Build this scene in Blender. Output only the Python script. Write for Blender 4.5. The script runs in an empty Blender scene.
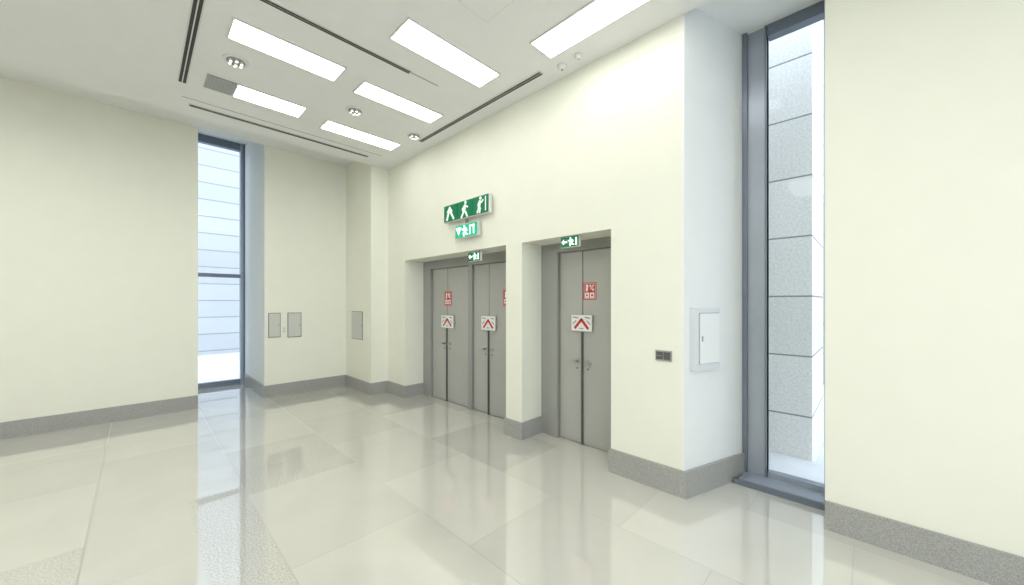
import bpy, math, bmesh
from mathutils import Vector

# ------------------------------------------------------------------ helpers
def mat(name, col, rough=0.5, metal=0.0, emit=None, es=0.0, noise=0.0, nscale=30.0, spec=0.5, coat=0.0):
    m = bpy.data.materials.new(name); m.use_nodes = True
    nt = m.node_tree; b = nt.nodes['Principled BSDF']
    b.inputs['Base Color'].default_value = (*col, 1)
    b.inputs['Roughness'].default_value = rough
    b.inputs['Metallic'].default_value = metal
    b.inputs['Specular IOR Level'].default_value = spec
    b.inputs['Coat Weight'].default_value = coat
    if emit:
        b.inputs['Emission Color'].default_value = (*emit, 1)
        b.inputs['Emission Strength'].default_value = es
    if noise > 0:
        g = nt.nodes.new('ShaderNodeNewGeometry')
        n = nt.nodes.new('ShaderNodeTexNoise'); n.inputs['Scale'].default_value = nscale
        n.inputs['Detail'].default_value = 3
        r = nt.nodes.new('ShaderNodeValToRGB')
        r.color_ramp.elements[0].position = 0.3; r.color_ramp.elements[1].position = 0.7
        r.color_ramp.elements[0].color = (*[c*(1-noise) for c in col], 1)
        r.color_ramp.elements[1].color = (*[min(1, c*(1+noise)) for c in col], 1)
        nt.links.new(g.outputs['Position'], n.inputs['Vector'])
        nt.links.new(n.outputs['Fac'], r.inputs['Fac'])
        nt.links.new(r.outputs['Color'], b.inputs['Base Color'])
    return m

class MB:
    def __init__(s): s.v=[]; s.f=[]; s.mi=[]; s.mats=[]
    def _m(s, m):
        if m not in s.mats: s.mats.append(m)
        return s.mats.index(m)
    def add(s, vs, fs, m):
        o=len(s.v); k=s._m(m)
        s.v += [tuple(p) for p in vs]
        for f in fs: s.f.append([i+o for i in f]); s.mi.append(k)
    def box(s, x0,x1,y0,y1,z0,z1,m):
        vs=[(x0,y0,z0),(x1,y0,z0),(x1,y1,z0),(x0,y1,z0),(x0,y0,z1),(x1,y0,z1),(x1,y1,z1),(x0,y1,z1)]
        s.add(vs,[(3,2,1,0),(4,5,6,7),(0,1,5,4),(1,2,6,5),(2,3,7,6),(3,0,4,7)],m)
    def prism(s, pts, z0, z1, m):
        n=len(pts)
        vs=[(x,y,z0) for x,y in pts]+[(x,y,z1) for x,y in pts]
        fs=[tuple(range(n-1,-1,-1)),tuple(range(n,2*n))]+[(i,(i+1)%n,(i+1)%n+n,i+n) for i in range(n)]
        s.add(vs,fs,m)
    def fprism(s, fr, pts, d0, d1, m):
        o,u,nn=fr; n=len(pts); P=lambda a,b,d: o+u*a+Vector((0,0,1))*b+nn*d
        vs=[P(a,b,d0) for a,b in pts]+[P(a,b,d1) for a,b in pts]
        fs=[tuple(range(n)),tuple(range(2*n-1,n-1,-1))]+[((i+1)%n,i,i+n,(i+1)%n+n) for i in range(n)]
        s.add(vs,fs,m)
    def frect(s, fr,u0,u1,v0,v1,d0,d1,m):
        s.fprism(fr,[(u0,v0),(u1,v0),(u1,v1),(u0,v1)],d0,d1,m)
    def seg(s, fr,a,b,w,d0,d1,m):
        a=Vector(a); b=Vector(b); t=(b-a).normalized()*w/2; p=Vector((-t.y,t.x))
        a2=a-t*0.6; b2=b+t*0.6
        s.fprism(fr,[a2-p,b2-p,b2+p,a2+p],d0,d1,m)
    def fcirc(s, fr,c,r,d0,d1,m,n=20):
        s.fprism(fr,[(c[0]+r*math.cos(i*2*math.pi/n),c[1]+r*math.sin(i*2*math.pi/n)) for i in range(n)],d0,d1,m)
    def cyl(s,cx,cy,z0,z1,r,m,n=28,r2=None):
        r2=r if r2 is None else r2
        vs=[(cx+r*math.cos(i*2*math.pi/n),cy+r*math.sin(i*2*math.pi/n),z0) for i in range(n)]
        vs+=[(cx+r2*math.cos(i*2*math.pi/n),cy+r2*math.sin(i*2*math.pi/n),z1) for i in range(n)]
        fs=[tuple(range(n-1,-1,-1)),tuple(range(n,2*n))]+[(i,(i+1)%n,(i+1)%n+n,i+n) for i in range(n)]
        s.add(vs,fs,m)
    def obj(s,name,bevel=0.0):
        me=bpy.data.meshes.new(name); me.from_pydata(s.v,[],s.f)
        for m in s.mats: me.materials.append(m)
        for p,k in zip(me.polygons,s.mi): p.material_index=k
        bm=bmesh.new(); bm.from_mesh(me); bmesh.ops.recalc_face_normals(bm,faces=bm.faces); bm.to_mesh(me); bm.free()
        o=bpy.data.objects.new(name,me); bpy.context.scene.collection.objects.link(o)
        if bevel>0:
            b=o.modifiers.new('bevel','BEVEL'); b.width=bevel; b.segments=2; b.limit_method='ANGLE'
        return o
def onebox(name,*a):
    m=MB(); m.box(*a); return m.obj(name)

# ------------------------------------------------------------------ materials
M_wall  = mat('cream_paint',(0.85,0.852,0.745),0.55,noise=0.010,nscale=4,spec=0.3)
M_daylit = mat('daylit_paint',(0.83,0.85,0.85),0.55,noise=0.01,nscale=5,spec=0.3)  # window recesses: cool daylight put into the paint colour
M_ceil  = mat('ceiling_paint',(0.83,0.835,0.82),0.7,noise=0.01,nscale=6,spec=0.2)
M_base  = mat('granite_skirting',(0.36,0.36,0.34),0.35,noise=0.30,nscale=200)
M_door  = mat('grey_door_paint',(0.44,0.445,0.42),0.36,metal=0.10,noise=0.02,nscale=3)
M_frame = mat('grey_frame_paint',(0.35,0.355,0.335),0.35,metal=0.2,noise=0.02,nscale=5)
M_seam  = mat('dark_gap',(0.04,0.04,0.04),0.7)
M_steel = mat('brushed_steel',(0.45,0.45,0.44),0.28,metal=0.9,noise=0.05,nscale=60)
M_rod   = mat('dark_steel',(0.14,0.14,0.135),0.35,metal=0.6)
M_alu   = mat('window_aluminium',(0.38,0.42,0.49),0.33,metal=0.45,noise=0.03,nscale=9)
M_aludk = mat('window_aluminium_dark',(0.18,0.21,0.26),0.35,metal=0.4)
M_green = mat('exit_green',(0.0,0.15,0.06),0.35,emit=(0.0,0.30,0.12),es=0.12)
M_glow  = mat('exit_green_lit',(0.01,0.30,0.17),0.3,emit=(0.03,0.62,0.36),es=0.35)
M_signw = mat('sign_white',(0.85,0.88,0.85),0.4,emit=(0.9,1.0,0.93),es=0.15)
M_glww  = mat('sign_white_lit',(0.9,0.95,0.92),0.4,emit=(0.85,1.0,0.92),es=0.8)
M_label = mat('label_white',(0.80,0.81,0.78),0.4)
M_red   = mat('label_red',(0.55,0.03,0.03),0.4)
M_grey  = mat('label_grey',(0.30,0.31,0.32),0.5)
M_panel = mat('light_panel',(1,1,1),0.5,emit=(1.0,0.99,0.955),es=6.2)
M_fill= mat('added_fill_panel',(1,1,1),0.5,emit=(1.0,0.99,0.955),es=9.0)  # emission for the added panels out of view
M_small = mat('spot_lamp',(1,1,1),0.4,emit=(1.0,0.98,0.92),es=1.2)
M_trim  = mat('fixture_trim',(0.72,0.72,0.70),0.4)
M_slot  = mat('slot_dark',(0.04,0.04,0.035),0.6)
M_slotg = mat('slot_grey',(0.26,0.26,0.24),0.6)
M_grille= mat('grille_grey',(0.38,0.38,0.36),0.5,metal=0.2)
M_grill2= mat('grille_louvre',(0.33,0.33,0.315),0.5,metal=0.2)
M_box   = mat('cabinet_white',(0.86,0.88,0.88),0.3)
M_boxf  = mat('cabinet_frame',(0.72,0.75,0.78),0.35)
M_boxg  = mat('cabinet_grey',(0.60,0.61,0.56),0.4)
M_boxd  = mat('cabinet_shadow_gap',(0.24,0.26,0.27),0.5)
M_swd   = mat('switch_dark',(0.10,0.10,0.10),0.3)
M_pave  = mat('exterior_paving',(0.70,0.71,0.72),0.7,noise=0.06,nscale=3)

def stone_mat(name,col,ph,pw,off=0.5,joint=0.012,zoff=0.0,jd=0.5,grain=0.1):
    m=bpy.data.materials.new(name); m.use_nodes=True; nt=m.node_tree; b=nt.nodes['Principled BSDF']
    b.inputs['Roughness'].default_value=0.7
    g=nt.nodes.new('ShaderNodeNewGeometry'); sx=nt.nodes.new('ShaderNodeSeparateXYZ')
    nt.links.new(g.outputs['Position'],sx.inputs[0])
    cb=nt.nodes.new('ShaderNodeCombineXYZ')
    ad=nt.nodes.new('ShaderNodeMath'); ad.operation='ADD'
    nt.links.new(sx.outputs['X'],ad.inputs[0]); nt.links.new(sx.outputs['Y'],ad.inputs[1])
    nt.links.new(ad.outputs[0],cb.inputs['X'])
    az=nt.nodes.new('ShaderNodeMath'); az.operation='ADD'; az.inputs[1].default_value=zoff
    nt.links.new(sx.outputs['Z'],az.inputs[0]); nt.links.new(az.outputs[0],cb.inputs['Y'])
    br=nt.nodes.new('ShaderNodeTexBrick')
    br.inputs['Scale'].default_value=1; br.inputs['Brick Width'].default_value=pw; br.inputs['Row Height'].default_value=ph
    br.inputs['Mortar Size'].default_value=joint; br.inputs['Mortar Smooth'].default_value=0.0; br.offset=off
    br.inputs['Color1'].default_value=(*col,1); br.inputs['Color2'].default_value=(*[c*0.90 for c in col],1)
    br.inputs['Mortar'].default_value=(*[c*jd for c in col],1)
    nt.links.new(cb.outputs[0],br.inputs['Vector'])
    n=nt.nodes.new('ShaderNodeTexNoise'); n.inputs['Scale'].default_value=45; n.inputs['Detail'].default_value=4
    nt.links.new(g.outputs['Position'],n.inputs['Vector'])
    mr=nt.nodes.new('ShaderNodeMapRange'); mr.inputs[1].default_value=0.3; mr.inputs[2].default_value=0.7
    mr.inputs[3].default_value=1-grain; mr.inputs[4].default_value=1.0
    nt.links.new(n.outputs['Fac'],mr.inputs[0])
    mx=nt.nodes.new('ShaderNodeVectorMath'); mx.operation='SCALE'
    nt.links.new(br.outputs['Color'],mx.inputs[0]); nt.links.new(mr.outputs[0],mx.inputs['Scale'])
    nt.links.new(mx.outputs[0],b.inputs['Base Color'])
    return m
M_stoneR=stone_mat('limestone_cladding',(0.94,0.92,0.89),0.62,3.0,0.0,joint=0.008,zoff=0.20,jd=0.35,grain=0.20)
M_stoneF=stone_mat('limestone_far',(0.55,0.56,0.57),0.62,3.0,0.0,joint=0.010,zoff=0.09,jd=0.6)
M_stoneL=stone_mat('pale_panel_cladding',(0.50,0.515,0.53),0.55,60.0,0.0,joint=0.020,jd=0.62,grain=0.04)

def floor_mat():
    m=bpy.data.materials.new('polished_stone_tiles'); m.use_nodes=True; nt=m.node_tree; L=nt.links.new
    b=nt.nodes['Principled BSDF']
    g=nt.nodes.new('ShaderNodeNewGeometry'); sx=nt.nodes.new('ShaderNodeSeparateXYZ'); L(g.outputs['Position'],sx.inputs[0])
    def M(op,a,bv=None,c=None):
        n=nt.nodes.new('ShaderNodeMath'); n.operation=op
        for i,x in enumerate((a,bv,c)):
            if x is None: continue
            if isinstance(x,(int,float)): n.inputs[i].default_value=x
            else: L(x,n.inputs[i])
        return n.outputs[0]
    px,py=1.2,0.88
    v=M('DIVIDE',M('SUBTRACT',sx.outputs['Y'],0.638),py); row=M('FLOOR',v)
    u=M('ADD',M('DIVIDE',M('ADD',sx.outputs['X'],2.475),px),M('MULTIPLY',row,0.5)); col=M('FLOOR',u)
    du=M('MULTIPLY',M('MINIMUM',M('FRACT',u),M('SUBTRACT',1.0,M('FRACT',u))),px)
    dv=M('MULTIPLY',M('MINIMUM',M('FRACT',v),M('SUBTRACT',1.0,M('FRACT',v))),py)
    joint=M('LESS_THAN',M('MINIMUM',du,dv),0.0035)
    cb=nt.nodes.new('ShaderNodeCombineXYZ'); L(row,cb.inputs[0]); L(col,cb.inputs[1])
    wn=nt.nodes.new('ShaderNodeTexWhiteNoise'); wn.noise_dimensions='2D'; L(cb.outputs[0],wn.inputs['Vector'])
    rnd=wn.outputs['Value']
    # granular slip-resistant tiles: a narrow border course plus a few scattered tiles
    border=M('MULTIPLY',M('LESS_THAN',sx.outputs['Y'],0.638),M('MULTIPLY',M('GREATER_THAN',sx.outputs['Y'],0.28),M('GREATER_THAN',sx.outputs['X'],-3.9)))
    gran=M('MAXIMUM',M('MULTIPLY',border,0.8),M('MULTIPLY',M('LESS_THAN',rnd,0.22),0.6))
    sp=nt.nodes.new('ShaderNodeTexNoise'); sp.inputs['Scale'].default_value=85; sp.inputs['Detail'].default_value=3
    L(g.outputs['Position'],sp.inputs['Vector'])
    big=nt.nodes.new('ShaderNodeTexNoise'); big.inputs['Scale'].default_value=1.3; big.inputs['Detail'].default_value=5
    big.inputs['Distortion'].default_value=1.0
    L(g.outputs['Position'],big.inputs['Vector'])
    bright=M('ADD',M('ADD',0.91,M('MULTIPLY',rnd,0.17)),M('MULTIPLY',M('SUBTRACT',big.outputs['Fac'],0.5),0.16))
    bright=M('ADD',bright,M('MULTIPLY',M('SUBTRACT',sp.outputs['Fac'],0.5),M('MULTIPLY_ADD',gran,1.3,0.05)))
    bright=M('MULTIPLY',bright,M('SUBTRACT',1.0,M('MULTIPLY',gran,0.05)))
    bright=M('MULTIPLY',bright,M('SUBTRACT',1.0,M('MULTIPLY',joint,0.38)))
    vm=nt.nodes.new('ShaderNodeVectorMath'); vm.operation='SCALE'; vm.inputs[0].default_value=(0.60,0.588,0.53)
    L(bright,vm.inputs['Scale']); L(vm.outputs[0],b.inputs['Base Color'])
    L(M('ADD',0.025,M('ADD',M('MULTIPLY',gran,0.10),M('MULTIPLY',joint,0.3))),b.inputs['Roughness'])
    b.inputs['IOR'].default_value=1.9
    b.inputs['Coat Weight'].default_value=1.0; b.inputs['Coat Roughness'].default_value=0.01; b.inputs['Coat IOR'].default_value=1.85
    return m
M_floor=floor_mat()

def glass_mat():
    m=bpy.data.materials.new('window_glass'); m.use_nodes=True; nt=m.node_tree
    for n in list(nt.nodes): nt.nodes.remove(n)
    o=nt.nodes.new('ShaderNodeOutputMaterial'); t=nt.nodes.new('ShaderNodeBsdfTransparent'); gl=nt.nodes.new('ShaderNodeBsdfGlossy')
    t.inputs['Color'].default_value=(0.95,0.975,1.0,1); gl.inputs['Roughness'].default_value=0.02
    mx=nt.nodes.new('ShaderNodeMixShader'); mx.inputs[0].default_value=0.006
    nt.links.new(t.outputs[0],mx.inputs[1]); nt.links.new(gl.outputs[0],mx.inputs[2]); nt.links.new(mx.outputs[0],o.inputs[0])
    return m
M_glass=glass_mat()

# ------------------------------------------------------------------ key dims
D=3.12; CZ=3.95; HZ=4.22; XB=-7.225; XE=-6.145; PY=2.807; ND=3.50; NZ=2.29
N1=(-5.551,-3.154); N2=(-2.89,-1.746); PC=(-1.085,3.12); PR=(-0.835,3.89)

onebox('floor',-9.0,5.2,-4.2,4.1,-0.12,0.0,M_floor)
onebox('exterior_ground',-26,16,-12,22,-0.30,-0.13,M_pave)

# ceiling
onebox('ceiling',XE,5.2,-4.2,D,CZ,4.75,M_ceil)
onebox('ceiling',XB,XE,-4.2,PY,HZ,4.75,M_ceil)
onebox('ceiling',-9.0,XB,0.5,1.6,4.7,4.75,M_daylit)
onebox('ceiling',-1.6,3.2,D,4.1,4.05,4.75,M_daylit)

# north wall, in pieces around the door niches
onebox('wall_north',XE,N1[0],D,4.1,0,4.05,M_wall)
onebox('wall_north',N1[0],N1[1],D,4.1,NZ,4.05,M_wall)
onebox('wall_north',N1[1],N2[0],D,4.1,0,4.05,M_wall)
onebox('wall_north',N2[0],N2[1],D,4.1,NZ,4.05,M_wall)
onebox('wall_north',N2[1],-1.10,D,4.1,0,4.05,M_wall)
onebox('wall_north',N1[0],N1[1],ND+0.09,4.1,0,NZ,M_wall)
onebox('wall_north',N2[0],N2[1],ND+0.09,4.1,0,NZ,M_wall)
onebox('wall_north',XB,XE,PY,4.1,0,4.4,M_wall)
m=MB(); m.prism([(-1.10,D),PC,PR,(PR[0],4.1),(-1.10,4.1)],0,4.05,M_daylit); m.obj('wall_window_reveal')  # reveal wall in the daylight-tinted colour
onebox('wall_north_east',-0.228,5.2,3.40,4.1,0,4.05,M_wall)
onebox('wall_west',-9.0,XB,1.485,4.1,0,4.7,M_wall)
onebox('wall_west',-9.0,XB,-4.2,0.632,0,4.7,M_wall)
onebox('trim_1',-8.8,XB-0.004,1.478,1.486,0,4.66,M_daylit)
m=MB(); m.box(XE,5.2,-4.3,-4.2,0,CZ,M_wall); m.box(-9,XE,-4.3,-4.2,0,4.7,M_wall); m.obj('wall_south')
m=MB()
m.box(5.2,5.3,-4.2,-3.2,0,CZ,M_wall); m.box(5.2,5.3,2.6,4.1,0,CZ,M_wall); m.box(5.2,5.3,-3.2,2.6,3.4,CZ,M_wall)
m.box(5.2,5.3,-3.2,2.6,0,0.3,M_wall); m.obj('wall_east')
m=MB()
for y in (-3.2,-1.75,-0.3,1.15,2.54): m.box(5.21,5.29,y,y+0.06,0.3,3.4,M_alu)
m.box(5.21,5.29,-3.2,2.6,0.3,0.36,M_alu); m.box(5.21,5.29,-3.2,2.6,3.34,3.4,M_alu)
m.box(5.245,5.25,-3.2,2.6,0.3,3.4,M_glass); m.obj('fill_window')  # unseen glazing, added so sky light fills the room

# baseboards
BH=0.2; t=0.018
m=MB()
m.box(XE+t,N1[0],D-t,D,0,BH,M_base)
m.box(XE,XE+t,PY-t,D,0,BH,M_base)
m.box(XB,XE,PY-t,PY,0,BH,M_base)
m.box(N1[0],N1[0]+t,D-t,ND-0.03,0,BH,M_base)
m.box(N1[1],N2[0],D-t,D,0,BH,M_base)
m.box(N1[1]-t,N1[1],D-t,ND-0.03,0,BH,M_base)
m.box(N2[0],N2[0]+t,D-t,ND-0.03,0,BH,M_base)
m.box(N2[1]-t,N2[1],D-t,ND-0.03,0,BH,M_base)
nx=0.951
m.prism([(N2[1],D-t),(PC[0]+t,D-t),(PR[0]+t*nx,PR[1]-0.02),PR,PC,(N2[1],D)],0,BH+0.02,M_base)
m.obj('baseboard_north')
m=MB(); m.box(-0.228,5.2,3.40-t,3.40,0,BH,M_base); m.obj('baseboard_north_east')
m=MB(); m.box(XB,XB+t,1.485,PY-t,0,BH,M_base); m.box(XB,XB+t,-4.2,0.632,0,BH,M_base)
m.box(-8.75,XB+t,1.485-0.007-t,1.478,0,BH,M_base); m.obj('baseboard_west')

# ------------------------------------------------------------------ doors
FN=lambda x,y,z:(Vector((x,y,z)),Vector((1,0,0)),Vector((0,-1,0)))
def door_set(x0,x1,leaves,posts,top,fl,fr_):
    m=MB()
    m.box(x0,x0+fl,ND-0.03,ND+0.09,0,NZ,M_frame)
    m.box(x0+fl*0.45,x0+fl,ND-0.05,ND-0.03,0,top+0.05,M_frame)
    m.box(x1-fr_,x1,ND-0.03,ND+0.09,0,NZ,M_frame)
    m.box(x0+fl,x1-fr_,ND-0.03,ND+0.09,top,NZ,M_frame)
    m.box(x0+fl,x1-fr_,ND-0.05,ND-0.03,top+0.01,top+0.05,M_frame)
    for p0,p1 in posts: m.box(p0,p1,ND-0.04,ND+0.09,0,top,M_frame)
    m.box(x0+fl,x1-fr_,ND+0.07,ND+0.09,0,top,M_seam)
    for a,b in leaves:
        m.box(a+0.005,b-0.005,ND,ND+0.05,0.008,top-0.006,M_door)
        m.box(a+0.02,b-0.02,ND-0.002,ND,0.03,0.035,M_frame)
    return m
def lever(m,x,z,dirn):
    f=FN(x,ND,z)
    m.fcirc(f,(0,0),0.022,0,0.008,M_steel)
    m.fcirc(f,(0,0),0.009,0,0.05,M_steel)
    m.frect(f,min(0,dirn*0.07),max(0,dirn*0.07),-0.008,0.008,0.04,0.054,M_steel)
    m.fcirc(f,(0,-0.08),0.010,0,0.006,M_rod)
def rod(m,x):
    m.box(x-0.010,x+0.010,ND-0.022,ND,0.0,1.262,M_rod)
m=door_set(*N1,[(-5.30,-4.885),(-4.885,-4.31),(-4.22,-3.88),(-3.88,-3.23)],[(-4.31,-4.22)],2.15,0.251,0.076)
for x in (-4.885,-3.88): rod(m,x); lever(m,x-0.07,0.93,-1); lever(m,x+0.07,0.93,1)
m.obj('door_1',0.002)
m=door_set(*N2,[(-2.628,-2.31),(-2.31,-1.81)],[],2.18,0.262,0.064)
rod(m,-2.31); lever(m,-2.38,0.93,-1); lever(m,-2.24,0.93,1)
m.obj('door_2',0.002)

def chevron_sign(cx,cz,w=0.30,h=0.19):
    m=MB(); f=FN(cx,ND-0.024,cz)
    m.frect(f,-w/2,w/2,-h/2,h/2,0,0.004,M_label)
    for (a,b,c,d) in ((-w/2,w/2,h/2-0.005,h/2),(-w/2,w/2,-h/2,-h/2+0.005),(-w/2,-w/2+0.005,-h/2,h/2),(w/2-0.005,w/2,-h/2,h/2)):
        m.frect(f,a,b,c,d,0.004,0.005,M_grey)
    m.seg(f,(-w*0.30,-h*0.30),(0,h*0.20),0.030,0.004,0.0065,M_red)
    m.seg(f,(0,h*0.20),(w*0.30,-h*0.30),0.030,0.004,0.0065,M_red)
    m.seg(f,(-w*0.40,h*0.34),(-w*0.16,h*0.30),0.014,0.004,0.006,M_grey)
    m.seg(f,(w*0.18,h*0.34),(w*0.38,h*0.30),0.014,0.004,0.006,M_grey)
    m.seg(f,(w*0.26,h*0.12),(w*0.40,-h*0.06),0.012,0.004,0.006,M_grey)
    m.seg(f,(-w*0.26,h*0.12),(-w*0.40,-h*0.06),0.012,0.004,0.006,M_grey)
    m.seg(f,(-w*0.08,-h*0.32),(w*0.08,-h*0.32),0.012,0.004,0.006,M_grey)
    m.frect(f,-w/2+0.01,-w/2+0.02,-0.01,0.01,-0.024,0,M_label)
    m.frect(f,w/2-0.02,w/2-0.01,-0.01,0.01,-0.024,0,M_label)
    m.obj('warning_notice')
chevron_sign(-4.85,1.285,0.34,0.21); chevron_sign(-3.87,1.30,0.31,0.21); chevron_sign(-2.31,1.365,0.28,0.19)
def red_sign(cx,cz,w=0.155,h=0.19):
    m=MB(); f=FN(cx,ND,cz)
    m.frect(f,-w/2,w/2,-h/2,h/2,0,0.004,M_red)
    m.frect(f,-w/2+0.010,w/2-0.010,-h/2+0.010,h/2-0.010,0.0,0.005,M_label)
    m.frect(f,-w/2+0.014,w/2-0.014,-h/2+0.014,h/2-0.014,0.0,0.006,M_red)
    k=w/0.155
    m.fcirc(f,(-0.030*k,0.055*k),0.016*k,0,0.008,M_label,12)
    m.seg(f,(-0.030*k,0.035*k),(-0.034*k,0.008),0.026*k,0,0.008,M_label)
    m.seg(f,(0.006*k,0.060*k),(0.045*k,0.01*k),0.020*k,0,0.008,M_label)
    m.seg(f,(0.045*k,0.062*k),(0.015*k,0.02*k),0.016*k,0,0.008,M_label)
    m.frect(f,-0.056*k,-0.006*k,-0.070*k,-0.015*k,0,0.008,M_label)
    m.frect(f,-0.040*k,-0.022*k,-0.054*k,-0.032*k,0,0.009,M_red)
    m.frect(f,0.006*k,0.056*k,-0.070*k,-0.015*k,0,0.008,M_label)
    m.fcirc(f,(0.031*k,-0.043*k),0.013*k,0,0.009,M_red,12)
    m.obj('fire_notice')
red_sign(-4.86,1.655,0.19,0.23); red_sign(-3.50,1.66,0.18,0.22); red_sign(-2.217,1.72,0.165,0.19)

# ------------------------------------------------------------------ exit signs
def man(m,f,cx,cz,s,d0,d1,mt,flip=1,pose=0):
    P=lambda a,b:(cx+flip*a*s,cz+(b-0.45)*s)
    m.fcirc(f,P(0.10,0.86),0.10*s,d0,d1,mt,14)
    m.seg(f,P(0.06,0.66),P(-0.03,0.40),0.21*s,d0,d1,mt)
    if pose==0:
        L=[((-.01,.38),(.2,.24),.13),((.2,.24),(.14,.0),.12),((-.05,.38),(-.14,.16),.13),((-.14,.16),(-.38,.1),.12),
           ((.08,.70),(.26,.52),.1),((.26,.52),(.42,.62),.09),((.0,.70),(-.2,.62),.1),((-.2,.62),(-.28,.42),.09)]
    elif pose==1:
        L=[((0,.38),(.16,.2),.14),((.16,.2),(.26,.0),.13),((-.05,.38),(-.16,.2),.14),((-.16,.2),(-.3,.0),.13),
           ((.06,.70),(.3,.56),.1),((.02,.70),(-.2,.5),.1),((-.2,.5),(-.16,.36),.09)]
    else:
        L=[((0,.38),(.06,.2),.15),((.06,.2),(.02,.0),.13),((-.05,.38),(-.1,.2),.14),((-.1,.2),(-.2,.02),.12),
           ((.06,.70),(.22,.6),.1),((.22,.6),(.34,.72),.09),((.0,.68),(-.14,.48),.1)]
    for a,b,w in L: m.seg(f,P(*a),P(*b),w*s,d0,d1,mt)
def exit3(x0,x1,z0,z1):
    m=MB(); f=FN(0,D,0)
    w=(x1-x0)/3
    m.frect(f,x0-0.008,x1+0.008,z0-0.008,z1+0.008,0.03,0.075,M_trim)
    for k in (0.2,0.8):
        xx=x0+(x1-x0)*k; m.frect(f,xx-0.02,xx+0.02,(z0+z1)/2-0.03,(z0+z1)/2+0.03,0,0.03,M_steel)
    for i in range(3):
        a=x0+i*w+0.006; b=x0+(i+1)*w-0.006
        m.frect(f,a,b,z0,z1,0.075,0.085,M_green)
        c=(a+b)/2; zc=(z0+z1)/2; h=z1-z0
        if i==0:
            # arrow head over a walking figure
            m.fprism(f,[(c-0.085,zc+0.015),(c+0.055,zc+0.015),(c-0.015,z1-0.015)],0.085,0.09,M_signw)
            m.seg(f,(c-0.035,zc+0.02),(c-0.08,z0+0.025),0.040,0.085,0.09,M_signw)
            m.seg(f,(c+0.000,zc+0.02),(c+0.075,z0+0.025),0.034,0.085,0.09,M_signw)
        elif i==1: man(m,f,c,zc-0.005,h*1.0,0.085,0.09,M_signw,1,1)
        else:
            man(m,f,c-0.01,zc-0.005,h*0.95,0.085,0.09,M_signw,1,2)
            m.frect(f,c+0.10,c+0.115,z0+0.02,z1-0.02,0.085,0.09,M_signw)
    m.obj('emergency_exit_sign')
exit3(-4.32,-3.38,2.725,2.945)
m=MB(); f=FN(0,D,0); x0,x1,z0,z1=-4.06,-3.61,2.47,2.635
m.frect(f,x0-0.008,x1+0.008,z0-0.008,z1+0.008,0.02,0.07,M_trim)
m.frect(f,-3.90,-3.82,2.52,2.58,0,0.02,M_steel)
m.frect(f,x0,x1,z0,z1,0.07,0.078,M_glow)
m.frect(f,-3.88,-3.84,z1,2.705,0.03,0.05,M_steel)
m.fprism(f,[(-4.045,2.605),(-3.93,2.605),(-3.985,2.50)],0.078,0.083,M_glww)
man(m,f,-3.85,2.55,0.15,0.078,0.083,M_glww,-1,0)
m.frect(f,-3.755,-3.735,2.49,2.61,0.078,0.083,M_glww); m.frect(f,-3.735,-3.66,2.59,2.61,0.078,0.083,M_glww)
m.frect(f,-3.68,-3.66,2.49,2.61,0.078,0.083,M_glww)
m.obj('illuminated_exit_sign')
def small_exit(cx,z0,w,h,y):
    m=MB(); f=FN(cx,y,z0)
    m.frect(f,-w/2-0.006,w/2+0.006,-0.005,h+0.005,-0.03,0.0,M_trim)
    m.frect(f,-w/2,w/2,0,h,0,0.006,M_green)
    m.frect(f,-w/2+0.02,-w/2+0.03,h,NZ-z0,-0.02,-0.01,M_steel); m.frect(f,w/2-0.03,w/2-0.02,h,NZ-z0,-0.02,-0.01,M_steel)
    man(m,f,w*0.10,h*0.5,h*0.9,0.006,0.01,M_glww,-1,0)
    m.seg(f,(-w*0.36,h*0.5),(-w*0.16,h*0.5),h*0.18,0.006,0.01,M_glww)
    m.fprism(f,[(-w*0.46,h*0.5),(-w*0.32,h*0.22),(-w*0.32,h*0.78)],0.006,0.01,M_glww)
    m.frect(f,w*0.34,w*0.42,h*0.12,h*0.88,0.006,0.01,M_glww)
    m.obj('door_exit_sign')
small_exit(-2.245,2.18,0.22,0.10,3.16); small_exit(-3.80,2.155,0.24,0.11,3.16)

# ------------------------------------------------------------------ wall fittings
m=MB(); f=FN(-1.25,D,1.145)
m.frect(f,-0.068,0.068,-0.044,0.044,0,0.012,M_steel)
m.frect(f,-0.058,-0.004,-0.032,0.032,0.012,0.018,M_swd); m.frect(f,0.004,0.058,-0.032,0.032,0.012,0.018,M_swd)
m.frect(f,-0.05,-0.012,-0.004,0.004,0.018,0.02,M_grey)
m.obj('light_switch_plate',0.002)
u=Vector((0.25,0.77,0)).normalized(); nn=Vector((u.y,-u.x,0))
fr=(Vector((PC[0],PC[1],0)),u,nn)
m=MB()
m.frect(fr,0.065,0.40,1.035,1.55,0.001,0.045,M_boxf)
m.frect(fr,0.122,0.385,1.085,1.510,0.045,0.047,M_boxd)
m.frect(fr,0.128,0.380,1.090,1.505,0.045,0.056,M_box)
m.frect(fr,0.142,0.157,1.275,1.32,0.056,0.062,M_steel)
m.obj('electrical_cabinet',0.003)
def wpanel(fr,u0,u1,z0,z1,name='wall_access_panel'):
    m=MB()
    m.frect(fr,u0,u1,z0,z1,0,0.012,M_boxd)
    m.frect(fr,u0+0.012,u1-0.012,z0+0.012,z1-0.012,0,0.018,M_boxg)
    m.frect(fr,u1-0.035,u1-0.022,(z0+z1)/2-0.02,(z0+z1)/2+0.02,0.018,0.024,M_steel)
    m.obj(name)
fw=(Vector((XB,0,0)),Vector((0,1,0)),Vector((1,0,0)))
wpanel(fw,1.53,1.71,1.0,1.415); wpanel(fw,1.815,2.03,0.985,1.415)
m=MB(); m.frect(fw,1.75,1.785,1.08,1.16,0,0.01,M_boxg); m.frect(fw,1.758,1.777,1.10,1.14,0.01,0.016,M_label); m.obj('wall_switch')
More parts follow.
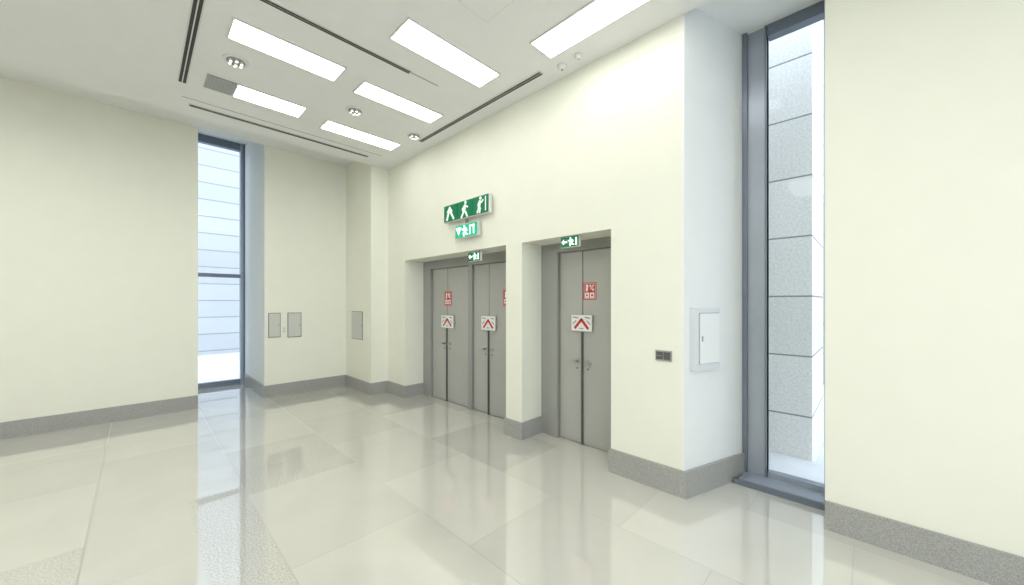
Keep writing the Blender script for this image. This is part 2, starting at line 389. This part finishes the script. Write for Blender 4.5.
fp=(Vector((0,PY,0)),Vector((1,0,0)),Vector((0,-1,0)))
wpanel(fp,-6.93,-6.47,0.92,1.43)

# ------------------------------------------------------------------ windows
m=MB(); y0,y1=3.89,3.99; xr=-0.23; xl=-0.835
m.box(xl,xl+0.035,y0-0.02,y1,0.05,4.05,M_aludk)
m.box(xl+0.035,-0.655,y0+0.02,y1,0.05,4.05,M_alu)
m.box(-0.668,-0.655,y0-0.005,y1,0.05,4.05,M_aludk)
m.box(xr-0.035,xr,y0,y1,0.05,4.05,M_alu)
m.box(-0.65,xr-0.035,y0,y1,3.95,4.05,M_aludk)
m.box(-0.65,xr-0.035,y0+0.02,y1,0.05,0.09,M_alu)
m.box(-0.655,xr-0.03,3.945,3.95,0.09,3.96,M_glass)
m.box(xl+0.01,xr,3.70,y1,0.0,0.05,M_alu)
m.box(xl-0.03,xr,3.68,3.70,0.0,0.045,M_aludk)
m.obj('window_2')
m=MB(); X0,X1=-8.92,-8.82; ya,yb=0.632,1.476
m.box(X0,X1,ya,ya+0.06,0.0,4.7,M_aludk); m.box(X0,X1,yb-0.07,yb,0.0,4.7,M_alu); m.box(X1,X1+0.02,yb-0.025,yb,0,4.7,M_aludk)
m.box(X0,X1,ya+0.06,yb-0.07,0,0.09,M_aludk); m.box(X0,X1,ya+0.06,yb-0.07,4.56,4.7,M_aludk)
m.box(X0,X1+0.01,ya+0.06,yb-0.07,2.07,2.14,M_aludk)
m.box(-8.875,-8.87,ya+0.05,yb-0.06,0.08,4.58,M_glass)
m.obj('window_1')

# exterior
onebox('exterior_stone_pier',-2.6,-0.422,4.80,6.0,-0.13,5.6,M_stoneR)
onebox('exterior_stone_wall',-4,9,10.0,10.5,-0.13,7.5,M_stoneF)
onebox('exterior_window_ledge',-1.6,0.8,4.12,4.80,-0.13,-0.02,M_pave)
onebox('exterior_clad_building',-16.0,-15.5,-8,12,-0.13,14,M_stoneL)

# ------------------------------------------------------------------ ceiling fixtures
def lightpanel(x0,x1,y0,y1,pm=None):
    m=MB(); z=CZ; e=0.014
    m.box(x0-e,x1+e,y0-e,y0,z-0.012,z,M_trim); m.box(x0-e,x1+e,y1,y1+e,z-0.012,z,M_trim)
    m.box(x0-e,x0,y0,y1,z-0.012,z,M_trim); m.box(x1,x1+e,y0,y1,z-0.012,z,M_trim)
    m.box(x0,x1,y0,y1,z-0.008,z,pm or M_panel)
    m.obj('ceiling_light_panel')
lightpanel(-3.04,-2.73,1.57,2.60)
lightpanel(-4.06,-3.76,0.56,1.45)
lightpanel(-4.11,-3.84,1.69,2.67)
lightpanel(-5.28,-5.0,1.72,2.73)
lightpanel(-5.18,-4.87,0.76,1.42)
lightpanel(-2.19,-0.75,2.49,2.77)
for x in (-5.1,-3.0,-0.9,1.2,3.0):  # unseen panels added behind the camera as fill light
    lightpanel(x-0.3,x+0.3,-2.4,-1.0,M_fill)
for x in (0.2,2.2): lightpanel(x-0.3,x+0.3,-0.2,1.2,M_fill)  # two more added fill panels, out of view
m=MB(); m.box(-5.18,-4.87,0.50,0.74,CZ-0.012,CZ,M_grille)
for i in range(7): m.box(-5.17,-4.88,0.515+i*0.032,0.521+i*0.032,CZ-0.014,CZ-0.012,M_grill2)
m.obj('air_grille')
def slot(x0,x1,y0,y1,axis):
    m=MB(); z=CZ
    m.box(x0,x1,y0,y1,z-0.008,z,M_trim)
    if axis=='x':
        w=(y1-y0)
        for k in (0.14,0.56): m.box(x0+0.01,x1-0.01,y0+w*k,y0+w*(k+0.30),z-0.010,z-0.002,M_slot)
    else:
        w=(x1-x0)
        for k in (0.14,0.56): m.box(x0+w*k,x0+w*(k+0.30),y0+0.01,y1-0.01,z-0.010,z-0.002,M_slot)
    m.obj('linear_air_diffuser')
slot(-4.70,-2.40,2.85,2.92,'x')
slot(-3.39,-3.33,0.42,1.95,'y')
slot(-5.25,-2.5,0.29,0.37,'x')
slot(-5.82,-5.75,0.42,2.60,'y')
m=MB(); m.box(-3.365,-3.355,1.95,2.28,CZ-0.002,CZ,M_slotg); m.box(-5.62,-5.612,0.35,2.75,CZ-0.002,CZ,M_slotg); m.obj('trim_2')
def spot(x,y):
    m=MB(); z=CZ
    m.cyl(x,y,z-0.012,z,0.10,M_trim,32,0.105); m.cyl(x,y,z-0.016,z-0.012,0.075,M_slotg,32)
    for i in range(6):
        a=i*math.pi/3; m.cyl(x+0.05*math.cos(a),y+0.05*math.sin(a),z-0.035,z-0.016,0.010,M_steel,10,0.018)
        m.cyl(x+0.05*math.cos(a),y+0.05*math.sin(a),z-0.041,z-0.035,0.012,M_small,10,0.012)
    m.cyl(x,y,z-0.05,z-0.016,0.012,M_steel,12,0.022); m.cyl(x,y,z-0.056,z-0.05,0.012,M_small,12)
    m.obj('ceiling_spotlight_cluster')
spot(-4.41,0.667); spot(-4.51,1.86); spot(-4.59,2.72)
def detector(x,y,r):
    m=MB(); z=CZ; m.cyl(x,y,z-0.015,z,r,M_trim,28,r); m.cyl(x,y,z-0.04,z-0.015,r*0.6,M_label,28,r*0.85); m.cyl(x,y,z-0.045,z-0.04,r*0.2,M_grey,12)
    m.obj('smoke_detector')
detector(-2.19,2.95,0.05); detector(-1.98,2.93,0.035)
m=MB(); m.box(-2.3,-1.95,1.75,2.05,CZ-0.004,CZ,M_trim); m.box(-2.29,-1.96,1.76,2.04,CZ-0.007,CZ-0.004,M_ceil); m.obj('ceiling_access_hatch')

# ------------------------------------------------------------------ world / camera
w=bpy.data.worlds.new('sky'); bpy.context.scene.world=w; w.use_nodes=True
bg=w.node_tree.nodes['Background']; bg.inputs[0].default_value=(0.83,0.91,1.0,1); bg.inputs[1].default_value=2.4
cam=bpy.data.cameras.new('camera'); co=bpy.data.objects.new('camera',cam); bpy.context.scene.collection.objects.link(co)
cam.sensor_width=36; cam.lens=36*366/1024; cam.shift_y=9.5/1024; cam.clip_start=0.02
th=math.atan2(358,366)
co.location=(0,0,1.6); co.rotation_euler=(math.pi/2,0,th)
sc=bpy.context.scene; sc.camera=co
sc.view_settings.view_transform='Standard'; sc.view_settings.exposure=0.38
